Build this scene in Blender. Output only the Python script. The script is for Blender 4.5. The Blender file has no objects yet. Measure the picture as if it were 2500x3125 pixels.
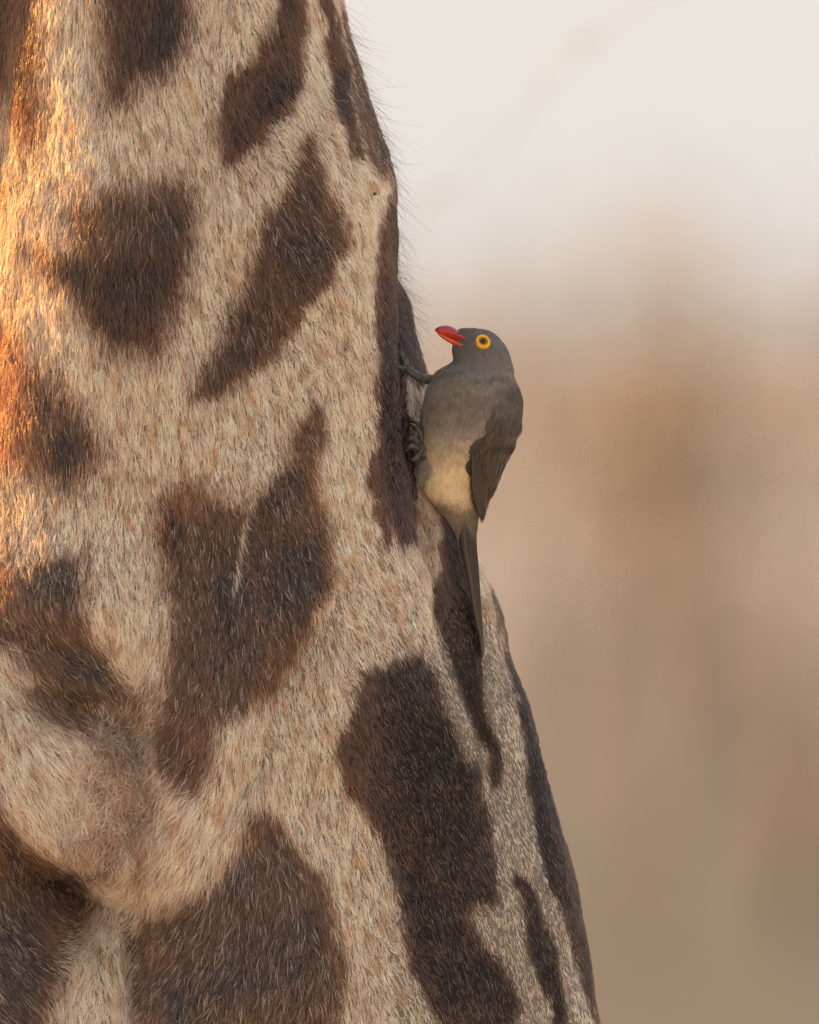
import bpy, math, random
import numpy as np
from mathutils import Vector

# ------------------------------------------------------------------ camera, sky, sun, exposure
random.seed(7); rng = np.random.default_rng(7)
S = 0.0002            # metres per photo pixel at the focus plane (an oxpecker is about 0.2 m long)
D = 12.0              # camera to focus plane
ZC = 2.75             # camera height; the horizon lies at photo row 1000
VH = 1000.0
scene = bpy.context.scene
cam = bpy.data.cameras.new("camera"); co = bpy.data.objects.new("camera", cam)
scene.collection.objects.link(co); scene.camera = co
co.location = (0, -D, ZC); co.rotation_euler = (math.pi/2, 0, 0)
cam.sensor_fit = 'VERTICAL'; cam.sensor_height = 36.0; cam.sensor_width = 36.0
cam.lens = 36.0*D/(3125*S); cam.shift_y = -(1562.5-VH)/3125.0
cam.clip_start = 0.1; cam.clip_end = 20000
cam.dof.use_dof = True; cam.dof.focus_distance = D - 0.02; cam.dof.aperture_fstop = cam.lens/1000/0.09
SUN_EL, SUN_AZ = 15.0, -62.0          # azimuth from +Y towards +X: low sun, left and a little behind the animal
w = bpy.data.worlds.new("World"); scene.world = w; w.use_nodes = True
nt = w.node_tree; bg = nt.nodes["Background"]; sky = nt.nodes.new("ShaderNodeTexSky")
sky.sky_type = 'NISHITA'; sky.sun_disc = False
sky.sun_elevation = math.radians(SUN_EL); sky.sun_rotation = math.radians(SUN_AZ)
sky.air_density = 1.0; sky.dust_density = 5.0; sky.ozone_density = 0.6
veil = nt.nodes.new("ShaderNodeMix"); veil.data_type = 'RGBA'; veil.blend_type = 'ADD'; veil.clamp_result = False   # thin white dust haze over the whole sky
veil.inputs[0].default_value = 1.0; veil.inputs[7].default_value = (6.0, 5.75, 5.5, 1)
nt.links.new(sky.outputs[0], veil.inputs[6]); nt.links.new(veil.outputs[2], bg.inputs[0]); bg.inputs[1].default_value = 0.05
sl = bpy.data.lights.new("sun", 'SUN'); sl.energy = 5.0; sl.angle = math.radians(0.6); sl.color = (1.0, 0.46, 0.05)
so = bpy.data.objects.new("sun", sl); scene.collection.objects.link(so)
az, el = math.radians(SUN_AZ), math.radians(SUN_EL)
sdir = Vector((math.sin(az)*math.cos(el), math.cos(az)*math.cos(el), math.sin(el)))
so.rotation_euler = sdir.to_track_quat('Z', 'Y').to_euler(); so.location = (0, 0, 10)
scene.view_settings.view_transform = 'Standard'; scene.view_settings.look = 'None'
scene.view_settings.gamma = 1.0; scene.view_settings.use_curve_mapping = False
scene.view_settings.exposure = 1.32
scene.cycles.use_denoising = True
scene.cycles.max_bounces = 8

# ------------------------------------------------------------------ helpers
C = scene.collection
def W(u, v, y=0.0):
    k = S*(D+y)/D
    return ((u-1250.0)*k, y, ZC-(v-VH)*k)
def Wn(u, v, y):
    k = S*(D+y)/D
    return np.stack([(u-1250.0)*k, y+0*u, ZC-(v-VH)*k], -1)
def UV(P):
    k = D/(D+P[..., 1])/S
    return 1250+P[..., 0]*k, VH-(P[..., 2]-ZC)*k
def _hash(i, j, k, s):
    h = (i*374761393 + j*668265263 + k*2147483647 + s*974634521) & 0xffffffff
    h = ((h ^ (h >> 13))*1274126177) & 0xffffffff
    h = ((h ^ (h >> 16))*2246822519) & 0xffffffff
    return ((h ^ (h >> 15)) & 0xffffff)/float(0xffffff)
def vnoise(x, y, z, seed=0):
    xi, yi, zi = [np.floor(q).astype(np.int64) for q in (x, y, z)]
    f = [q-np.floor(q) for q in (x, y, z)]; f = [q*q*(3-2*q) for q in f]
    r = 0
    for a in (0, 1):
        for b in (0, 1):
            for c in (0, 1):
                wt = (f[0] if a else 1-f[0])*(f[1] if b else 1-f[1])*(f[2] if c else 1-f[2])
                r = r + wt*_hash(xi+a, yi+b, zi+c, seed)
    return r*2-1
def fbm(x, y, z, seed=0, o=3):
    r = 0; a = 1.0; t = 0
    for i in range(o):
        r = r+a*vnoise(x*2**i, y*2**i, z*2**i, seed+i); t += a; a *= .5
    return r/t
def sstep(a, b, x):
    t = np.clip((x-a)/(b-a), 0, 1); return t*t*(3-2*t)
def smooth_interp(x, tab):
    tab = np.array(tab, float); xs, ys = tab[:, 0], tab[:, 1]
    m = np.gradient(ys, xs)
    i = np.clip(np.searchsorted(xs, x)-1, 0, len(xs)-2)
    h = xs[i+1]-xs[i]; t = np.clip((x-xs[i])/h, 0, 1)
    return ((2*t**3-3*t**2+1)*ys[i]+(t**3-2*t**2+t)*h*m[i]+(-2*t**3+3*t**2)*ys[i+1]+(t**3-t**2)*h*m[i+1])
def poly_sd(u, v, poly):
    """signed distance in pattern units, positive inside"""
    p = np.array(poly, float); q = np.roll(p, -1, 0)
    d2 = np.full(u.shape, 1e12); ins = np.zeros(u.shape, bool)
    for (ax, ay), (bx, by) in zip(p, q):
        ex, ey = bx-ax, by-ay; wx, wy = u-ax, v-ay
        t = np.clip((wx*ex+wy*ey)/(ex*ex+ey*ey+1e-9), 0, 1)
        d2 = np.minimum(d2, (wx-ex*t)**2+(wy-ey*t)**2)
        c = (ay > v) != (by > v)
        if ey != 0: ins ^= c & (u < ex*(v-ay)/ey+ax)
    d = np.sqrt(d2); return np.where(ins, d, -d)
def empty(name, loc=(0, 0, 0)):
    o = bpy.data.objects.new(name, None); o.location = loc; o.empty_display_size = 0.05; C.objects.link(o); return o
def link(o, parent=None):
    C.objects.link(o)
    if parent is not None:
        o.parent = parent
        L = Vector(parent.location); p = parent.parent
        while p: L += p.location; p = p.parent
        o.location = Vector(o.location)-L
    return o
def mesh_obj(name, verts, faces, mat, parent=None, smooth=True):
    me = bpy.data.meshes.new(name)
    me.from_pydata([tuple(map(float, p)) for p in verts], [], [tuple(map(int, f)) for f in faces])
    me.validate(); me.update()
    if smooth: me.polygons.foreach_set('use_smooth', [True]*len(me.polygons))
    if mat: me.materials.append(mat)
    return link(bpy.data.objects.new(name, me), parent)
def grid_obj(name, P, mat, parent=None, wrap=True, caps=True):
    """P: rows x cols x 3"""
    R, N, _ = P.shape
    V = P.reshape(-1, 3); i = np.arange(R-1)[:, None]*N; j = np.arange(N if wrap else N-1)[None]
    j2 = (j+1) % N
    F = np.stack([i+j, i+j2, i+N+j2, i+N+j], -1).reshape(-1, 4)
    F = [tuple(f) for f in F.tolist()]
    if caps and wrap: F += [tuple(range(N-1, -1, -1)), tuple(range((R-1)*N, R*N))]
    return mesh_obj(name, V.tolist(), F, mat, parent)
def set_color(o, col):
    a = o.data.attributes.new('pigment', 'FLOAT_COLOR', 'POINT')
    c = np.concatenate([col, np.ones((len(col), 1))], 1).astype(np.float32)
    a.data.foreach_set('color', c.ravel())
def hair_obj(name, P, rad, col, mat, parent):
    """P: N x K x 3, rad: N x K, col: N x 3"""
    N, K, _ = P.shape
    hc = bpy.data.hair_curves.new(name); hc.add_curves([K]*N)
    off = np.array(parent.location) if parent else np.zeros(3)
    hc.position_data.foreach_set('vector', (P-off).astype(np.float32).ravel())
    ra = hc.attributes.get('radius') or hc.attributes.new('radius', 'FLOAT', 'POINT')
    ra.data.foreach_set('value', rad.astype(np.float32).ravel())
    a = hc.attributes.new('pigment', 'FLOAT_COLOR', 'CURVE')
    a.data.foreach_set('color', np.concatenate([col, np.ones((N, 1))], 1).astype(np.float32).ravel())
    hc.materials.append(mat)
    o = bpy.data.objects.new(name, hc); C.objects.link(o)
    if parent: o.parent = parent
    o['kind'] = 'stuff'
    return o
def tube(path, rad, nseg=10, squash=None):
    """round tube through points; returns rows x cols x 3"""
    path = np.array(path, float); rad = np.array(rad, float)
    n = len(path); t = np.linspace(0, n-1, (n-1)*5+1); ii = np.arange(n)
    path = np.stack([smooth_interp(t, np.stack([ii, path[:, k]], 1)) for k in range(3)], 1)
    rad = np.interp(t, ii, rad)
    T = np.gradient(path, axis=0); T /= np.linalg.norm(T, axis=1, keepdims=True)+1e-9
    up = np.array([0.3, 0.9, 0.25]); A = np.cross(T, up); A /= np.linalg.norm(A, axis=1, keepdims=True)+1e-9
    B = np.cross(T, A); th = np.linspace(0, 2*np.pi, nseg, endpoint=False)
    sq = 1.0 if squash is None else squash
    return path[:, None]+rad[:, None, None]*(np.cos(th)[None, :, None]*A[:, None]+sq*np.sin(th)[None, :, None]*B[:, None])
def mat_new(name):
    m = bpy.data.materials.new(name); m.use_nodes = True
    return m, m.node_tree, m.node_tree.nodes['Principled BSDF']
def mat_noise(name, c1, c2, scale=40, rough=.6, bump=0.0, bscale=None, spec=.4, dist=0.001):
    m, t, b = mat_new(name)
    tc = t.nodes.new('ShaderNodeTexCoord'); n = t.nodes.new('ShaderNodeTexNoise'); n.inputs['Scale'].default_value = scale
    n.inputs['Detail'].default_value = 5
    t.links.new(tc.outputs['Object'], n.inputs['Vector'])
    r = t.nodes.new('ShaderNodeValToRGB'); r.color_ramp.elements[0].position = .35; r.color_ramp.elements[1].position = .65
    r.color_ramp.elements[0].color = (*c1, 1); r.color_ramp.elements[1].color = (*c2, 1)
    t.links.new(n.outputs['Fac'], r.inputs[0]); t.links.new(r.outputs[0], b.inputs['Base Color'])
    b.inputs['Roughness'].default_value = rough; b.inputs['Specular IOR Level'].default_value = spec
    if bump:
        n2 = t.nodes.new('ShaderNodeTexNoise'); n2.inputs['Scale'].default_value = bscale or scale*3
        t.links.new(tc.outputs['Object'], n2.inputs['Vector'])
        bp = t.nodes.new('ShaderNodeBump'); bp.inputs['Strength'].default_value = bump; bp.inputs['Distance'].default_value = dist
        t.links.new(n2.outputs['Fac'], bp.inputs['Height']); t.links.new(bp.outputs[0], b.inputs['Normal'])
    return m
def mat_pigment(name, rough=.8, mul=1.0):
    m, t, b = mat_new(name)
    a = t.nodes.new('ShaderNodeAttribute'); a.attribute_name = 'pigment'
    tc = t.nodes.new('ShaderNodeTexCoord'); n = t.nodes.new('ShaderNodeTexNoise'); n.inputs['Scale'].default_value = 900
    t.links.new(tc.outputs['Object'], n.inputs['Vector'])
    mx = t.nodes.new('ShaderNodeMix'); mx.data_type = 'RGBA'; mx.blend_type = 'MULTIPLY'; mx.inputs[0].default_value = .5
    t.links.new(a.outputs['Color'], mx.inputs[6]); t.links.new(n.outputs['Fac'], mx.inputs[7])
    t.links.new(mx.outputs[2], b.inputs['Base Color']); b.inputs['Roughness'].default_value = rough
    b.inputs['Specular IOR Level'].default_value = .2
    return m
def mat_hair(name, rough=.35, through=.2, spec=.5):
    m, t, b = mat_new(name); out = t.nodes['Material Output']
    a = t.nodes.new('ShaderNodeAttribute'); a.attribute_name = 'pigment'
    t.links.new(a.outputs['Color'], b.inputs['Base Color'])
    b.inputs['Roughness'].default_value = rough; b.inputs['Specular IOR Level'].default_value = spec
    tr_ = t.nodes.new('ShaderNodeBsdfTranslucent'); t.links.new(a.outputs['Color'], tr_.inputs['Color'])
    mx = t.nodes.new('ShaderNodeMixShader'); mx.inputs[0].default_value = through
    t.links.new(b.outputs[0], mx.inputs[1]); t.links.new(tr_.outputs[0], mx.inputs[2]); t.links.new(mx.outputs[0], out.inputs[0])
    return m
def normals_grid(P, wrap=True):
    dv = np.gradient(P, axis=0)
    if wrap: du = (np.roll(P, -1, 1)-np.roll(P, 1, 1))*.5
    else: du = np.gradient(P, axis=1)
    n = np.cross(du, dv); return n/(np.linalg.norm(n, axis=-1, keepdims=True)+1e-12)
def scatter(P, Nn, density, wrap=True, extra=None):
    """random roots on a grid surface; density per m2 per vertex"""
    R, M, _ = P.shape
    j2 = (np.arange(M)+1) % M if wrap else np.minimum(np.arange(M)+1, M-1)
    P00, P01, P10, P11 = P[:-1], P[:-1][:, j2], P[1:], P[1:][:, j2]
    area = np.linalg.norm(np.cross(P11-P00, P10-P01), axis=-1)*.5
    lam = (area*density[:-1]).ravel(); n = int(lam.sum())
    cdf = np.cumsum(lam); pick = np.searchsorted(cdf, rng.random(n)*cdf[-1])
    a, b = rng.random(n)[:, None], rng.random(n)[:, None]
    def lerp(Q):
        Q00, Q01, Q10, Q11 = [q.reshape(-1, q.shape[-1])[pick] for q in (Q[:-1], Q[:-1][:, j2], Q[1:], Q[1:][:, j2])]
        return (Q00*(1-a)+Q01*a)*(1-b)+(Q10*(1-a)+Q11*a)*b
    n_ = lerp(Nn); n_ /= np.linalg.norm(n_, axis=1, keepdims=True)+1e-12
    return lerp(P), n_

# ------------------------------------------------------------------ ground and far background
def ground_material():
    m, t, b = mat_new('dry_savanna_soil')
    tc = t.nodes.new('ShaderNodeTexCoord')
    n = t.nodes.new('ShaderNodeTexNoise'); n.inputs['Scale'].default_value = .07; n.inputs['Detail'].default_value = 2
    t.links.new(tc.outputs['Object'], n.inputs['Vector'])
    r = t.nodes.new('ShaderNodeValToRGB'); e = r.color_ramp.elements
    e[0].position = .3; e[0].color = (.17, .18, .20, 1); e[1].position = .7; e[1].color = (.26, .275, .31, 1)
    k = e.new(.5); k.color = (.21, .222, .255, 1)
    t.links.new(n.outputs['Fac'], r.inputs[0])
    # the nearer plain carries darker trampled scrub
    sx = t.nodes.new('ShaderNodeSeparateXYZ'); t.links.new(tc.outputs['Object'], sx.inputs[0])
    mr = t.nodes.new('ShaderNodeMapRange'); mr.interpolation_type = 'SMOOTHSTEP'
    mr.inputs[1].default_value = 40; mr.inputs[2].default_value = 62; mr.inputs[3].default_value = 0; mr.inputs[4].default_value = 1
    m2 = t.nodes.new('ShaderNodeMapRange'); m2.interpolation_type = 'SMOOTHSTEP'
    m2.inputs[1].default_value = 80; m2.inputs[2].default_value = 230; m2.inputs[3].default_value = 1; m2.inputs[4].default_value = 0
    t.links.new(sx.outputs[1], mr.inputs[0]); t.links.new(sx.outputs[1], m2.inputs[0])
    mu = t.nodes.new('ShaderNodeMath'); mu.operation = 'MULTIPLY'; t.links.new(mr.outputs[0], mu.inputs[0]); t.links.new(m2.outputs[0], mu.inputs[1])
    mx = t.nodes.new('ShaderNodeMix'); mx.data_type = 'RGBA'; mx.inputs[7].default_value = (.058, .062, .068, 1)
    t.links.new(mu.outputs[0], mx.inputs[0]); t.links.new(r.outputs[0], mx.inputs[6]); 
    m3 = t.nodes.new('ShaderNodeMapRange'); m3.interpolation_type = 'SMOOTHSTEP'
    m3.inputs[1].default_value = 20; m3.inputs[2].default_value = 45; m3.inputs[3].default_value = 1; m3.inputs[4].default_value = 0
    t.links.new(sx.outputs[1], m3.inputs[0])
    ms = t.nodes.new('ShaderNodeMix'); ms.data_type = 'RGBA'; ms.inputs[7].default_value = (.48, .46, .44, 1)  # unseen near ground, made pale to bounce light up onto the giraffe
    t.links.new(m3.outputs[0], ms.inputs[0]); t.links.new(mx.outputs[2], ms.inputs[6]); t.links.new(ms.outputs[2], b.inputs['Base Color'])
    b.inputs['Roughness'].default_value = .95
    return m
g = mesh_obj('ground', [(-6000, -200, 0), (6000, -200, 0), (6000, 9000, 0), (-6000, 9000, 0)], [(0, 1, 2, 3)], ground_material())
g['kind'] = 'structure'
bark = mat_noise('dry_bark', (.22, .18, .15), (.32, .27, .23), 60, .9, .5)
M_leaf = [mat_noise('dry_leaf_%s' % n, a, b, 30, .7) for n, a, b in (
    ('tan', (.36, .27, .17), (.48, .36, .23)), ('brown', (.28, .24, .21), (.36, .31, .27)), ('mauve', (.30, .25, .23), (.40, .33, .30)))]
def shrub(name, label, loc, height, width, mat, nleaf, seed, group=None, lean=0.0, lsize=1.0):
    r = np.random.default_rng(seed)
    root = empty(name, loc); root['label'] = label; root['category'] = 'tree' if 'tree' in name else 'shrub'
    if group: root['group'] = group
    base = np.array(loc, float); tips = []
    nst = 6
    for i in range(nst):
        a = 2*math.pi*i/nst+r.random(); rr = width*.42*(.4+.6*r.random())
        top = base+np.array([math.cos(a)*rr+lean*height, math.sin(a)*rr, height*(.6+.35*r.random())])
        mid = base+(top-base)*np.array([.35, .35, .5])+r.normal(0, .04*width, 3)
        grid_obj('branch', tube([base+np.array([math.cos(a)*.02, math.sin(a)*.02, -.03]), mid, top], [height*.018, height*.012, height*.003], 6), bark, root)
        tips += [mid+(top-mid)*q for q in (.3, .6, .9, 1.0)]
    V, F = [], []
    for i in range(nleaf):
        c = tips[r.integers(len(tips))]+r.normal(0, 1, 3)*np.array([width*.14, width*.14, height*.09])
        c[2] = max(c[2], .05)
        s = lsize*height*.028*(.6+.8*r.random()); d = r.normal(0, 1, 3); d /= np.linalg.norm(d)
        e = np.cross(d, r.normal(0, 1, 3)); e /= np.linalg.norm(e); k = len(V)
        V += [c-d*s, c+e*s*.4, c+d*s, c-e*s*.4]; F += [(k, k+1, k+2, k+3)]
    o = mesh_obj('foliage', V, F, mat, root, smooth=False); o['kind'] = 'stuff'
    return root
def gx(u, d):      # photo column -> x at distance d from the camera
    return (u-1250)*S*d/D
SH = [
 ('dry_tree', 'slim tan dry tree standing in front of the skyline trees', 2040, 105, 3.6, .95, 0, 120, 1),
 ('dry_shrub', 'low spreading brown shrub on the plain behind the slim tan tree', 2330, 120, 2.6, 3.6, 2, 380, 2),
 ('dry_shrub', 'rounded tan shrub on the open plain behind the small bird', 1720, 130, 2.9, 4.0, 0, 380, 3),
 ('dry_shrub', 'mauve-brown shrub on the plain in front of the slim tan tree', 2450, 88, 1.9, 1.8, 1, 260, 4),
 ('dry_shrub', 'small grey-brown shrub low on the plain behind the shoulder edge', 1960, 84, 1.0, 1.3, 1, 220, 5),
]
for nm, lb, u, d, h, wd, mi, nl, sd in SH:
    shrub(nm, lb, (gx(u, d), d-D, 0), h, wd, M_leaf[mi], nl, sd, group='out-of-focus bushes on the plain' if nm == 'dry_shrub' else None)

for i, (u, d, h, wd, nl) in enumerate(((1330, 250, 4.3, 3.6, 80), (1560, 310, 4.9, 4.2, 80), (1790, 270, 4.0, 3.6, 90), (2010, 330, 6.0, 4.0, 90), (2270, 260, 4.1, 3.6, 90), (2480, 300, 4.4, 4.0, 80), (2720, 280, 4.6, 4.0, 80), (1080, 290, 4.7, 4.0, 80))):
    shrub('far_dry_tree', 'sparse pale dry tree on the far skyline, blurred out of focus', (gx(u, d), d-D, 0), h, wd, M_leaf[0], int(nl*.65), 40+i, group='far trees along the skyline', lsize=1.5)

# a thin half-bare tree close behind, its long twig crossing the sky out of focus
yb = 4.6
tr = empty('thorn_tree', (1.55, yb, 0)); tr['label'] = 'thin thorn tree whose blurred bare twig crosses the pale sky'; tr['category'] = 'tree'
grid_obj('trunk', tube([(1.55, yb, -.1), (1.50, yb, 1.2), (1.35, yb+.05, 2.4), (1.05, yb, 3.05)], [.06, .05, .035, .02], 10), bark, tr)
tw = [(1.05, yb, 3.05)]+[W(u, v, yb) for u, v in ((2700, -420), (2200, -120), (1800, 130), (1560, 400), (1330, 610), (1180, 760))]
grid_obj('branch', tube(tw, [.02, .005, .0006, .0004, .0004, .0003, .0003], 6), bark, tr)
for (u, v, n, su, sv) in ((1790, 130, 20, 90, 40), (1335, 605, 11, 75, 34), (1660, 270, 3, 40, 25)):
    for i in range(n):
        q_ = rng.normal(0, su*.6); c = np.array(W(u+q_, v-q_*.55+rng.normal(0, sv*.4), yb+rng.normal(0, .02)))
        d = rng.normal(0, 1, 3); d /= np.linalg.norm(d); e = np.cross(d, rng.normal(0, 1, 3)); e /= np.linalg.norm(e)
        f = np.cross(d, e)*.0006
        s = .005; mesh_obj('leaf', [c-d*s, c+e*s*.35+f, c+d*s, c-e*s*.35+f], [(0, 1, 2, 3)], M_leaf[0], tr, smooth=False)

# ------------------------------------------------------------------ giraffe: one continuous body
XR1 = [(-1600, 760), (-600, 930), (-200, 1000), (0, 1036), (100, 1058), (240, 1102), (350, 1138), (450, 1172), (540, 1197), (650, 1203), (800, 1205), (1000, 1212), (1200, 1220), (1350, 1232),
       (1500, 1254), (1650, 1272), (1740, 1308), (1870, 1335), (2000, 1362), (2090, 1402), (2190, 1440), (2290, 1468), (2380, 1494), (2500, 1505), (2700, 1530), (3125, 1600), (4700, 1700)]
XR2 = [(-1600, 500), (0, 900), (500, 1080), (800, 1180), (900, 1232), (1000, 1262), (1080, 1284), (1170, 1308), (1350, 1358), (1550, 1412), (1720, 1466), (1850, 1522), (2000, 1558), (2080, 1589),
       (2208, 1630), (2348, 1661), (2514, 1706), (2654, 1751), (2845, 1789), (3037, 1820), (3125, 1832), (3600, 1880), (4700, 1960)]
XL = [(-1600, -40), (0, -28), (400, -28), (800, -34), (1200, -60), (1600, -110), (1800, -220), (2000, -480), (2400, -900), (3125, -1150), (4700, -1500)]
rows = np.arange(-1500, 4600, 8.0)
th_f = np.concatenate([np.linspace(-200, 35, 330, endpoint=False), np.linspace(35, 160, 60, endpoint=False)])
th = np.radians(th_f)
xr1, xr2, xl = [smooth_interp(rows, t) for t in (XR1, XR2, XL)]
x1 = (xl+xr1)/2; a1 = (xr1-xl)/2; b1 = np.interp(rows, [-1500, 0, 800, 1600, 2400, 3125, 4600], [420, 480, 490, 430, 360, 340, 400])
a2 = np.full_like(rows, 820.0)*np.interp(rows, [0, 1500, 3125], [.85, 1.0, 1.15]); x2 = xr2-a2; b2 = np.full_like(rows, 560.0); y2 = np.full_like(rows, 330.0)
cx = np.minimum(x1+.35*a1, x2+.5*a2); cy = np.full_like(rows, 120.0)
def exit_r(ex, ey, a, b, p=2.15):
    """distance from the star centre to a superellipse, by bisection"""
    lo = np.zeros((len(rows), len(th))); hi = np.full_like(lo, 4000.0)
    ct, st = np.cos(th)[None], np.sin(th)[None]
    for _ in range(34):
        r = (lo+hi)/2
        q = np.abs((cx[:, None]+r*ct-ex[:, None])/a[:, None])**p+np.abs((cy[:, None]+r*st-ey[:, None])/b[:, None])**p
        lo = np.where(q < 1, r, lo); hi = np.where(q < 1, hi, r)
    return (lo+hi)/2
r1 = exit_r(x1, 0*x1, a1, b1); r2 = exit_r(x2, y2, a2, b2)
kk = np.interp(rows, [800, 1000, 2250, 2450, 2700], [30, 12, 12, 45, 120])[:, None]
h_ = np.maximum(kk-np.abs(r1-r2), 0)/kk
rr = np.maximum(r1, r2)+h_*h_*kk*.25
# small valley along the fold
fold = np.exp(-((r1-r2)/26.0)**2)*np.interp(rows, [900, 1100, 2300, 2480], [0, 1, 1, 0])[:, None]
rr = rr-fold*26*(np.sin(th)[None] < .75)
PX = cx[:, None]+rr*np.cos(th)[None]; PY = (cy[:, None]+rr*np.sin(th)[None])*S
PV = np.repeat(rows[:, None], len(th), 1)
P = Wn(PX, PV, PY)
Nn = normals_grid(P)
if Nn[100, 150, 1] > 0: Nn = -Nn
def gau(u, v, cu, cv, ru, rv, ang=0, ru2=None, rv2=None):
    a = math.radians(ang); du, dv = u-cu, v-cv
    x = du*math.cos(a)+dv*math.sin(a); y = -du*math.sin(a)+dv*math.cos(a)
    rx = np.where(x > 0, ru2 or ru, ru); ry = np.where(y > 0, rv2 or rv, rv)
    return np.exp(-(x/rx)**2-(y/ry)**2)
def relief(u, v):
    # roll of loose skin hanging over a crease
    lip = np.interp(u, [-500, -250, 0, 60, 110, 200, 280, 380, 480], [2300, 2360, 2440, 2510, 2560, 2615, 2640, 2645, 2600])
    d = lip-v; win = sstep(520, 330, u)
    h = .016*sstep(-25, 60, d)*sstep(560, 90, d)*win
    h -= .060*gau(u, v, 225, 2745, 185, 80, 18, None, 190)
    h -= .016*gau(u, v, 60, 2610, 140, 80, 35)
    h -= .022*gau(u, v, 255, 2165, 170, 75, 22)
    h -= .009*gau(u, v, 430, 2290, 70, 230, -4)
    h += .014*gau(u, v, 590, 2520, 150, 260, 28)
    h += .014*gau(u, v, 610, 2180, 150, 260)
    h += .012*gau(u, v, 290, 2960, 80, 280, 4)
    h -= .016*gau(u, v, 420, 2900, 60, 260, 4)
    h += .012*gau(u, v, 760, 2900, 260, 260)
    h += .010*gau(u, v, 150, 1830, 260, 150)
    h += .008*gau(u, v, 340, 1880, 60, 150, -10)
    h -= .005*gau(u, v, 720, 2440, 24, 190, 32)
    h -= .005*gau(u, v, 500, 1720, 40, 260, 12); h -= .005*gau(u, v, 930, 2030, 40, 260, 28); h += .006*gau(u, v, 820, 1950, 70, 280, 25)
    h -= .004*gau(u, v, 640, 1000, 50, 300, 30); h += .005*gau(u, v, 1080, 2250, 80, 300, -8); h -= .004*gau(u, v, 560, 760, 40, 260, 5)
    h -= .012*gau(u, v, 210, 1990, 170, 70, 25)
    h -= .004*gau(u, v, 620, 300, 60, 500, 8) 
    h += .005*gau(u, v, 950, 700, 120, 700, -8)
    h += .006*gau(u, v, 330, 1000, 200, 500, 0)
    return h
U0, V0 = UV(P)
front = sstep(.25, -.15, Nn[..., 1])
lump = sstep(.05, -.45, Nn[..., 1])*.8+.2
hgt = relief(U0, V0)*front+lump*(.0055*fbm(P[..., 0]*15, P[..., 1]*15, P[..., 2]*11, 3)+.0022*fbm(P[..., 0]*34, P[..., 1]*34, P[..., 2]*22, 4))+.0011*fbm(P[..., 0]*70, P[..., 1]*70, P[..., 2]*50, 9)
P = P+Nn*hgt[..., None]
lipv = np.interp(U0, [-500, -250, 0, 60, 110, 200, 280, 380, 480], [2300, 2360, 2440, 2510, 2560, 2615, 2640, 2645, 2600])
P[..., 2] -= .008*np.exp(-((lipv-V0-28)/48.0)**2)*sstep(440, 330, U0)*front       # the roll sags over the crease
Nn = normals_grid(P)
if Nn[100, 150, 1] > 0: Nn = -Nn

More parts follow.
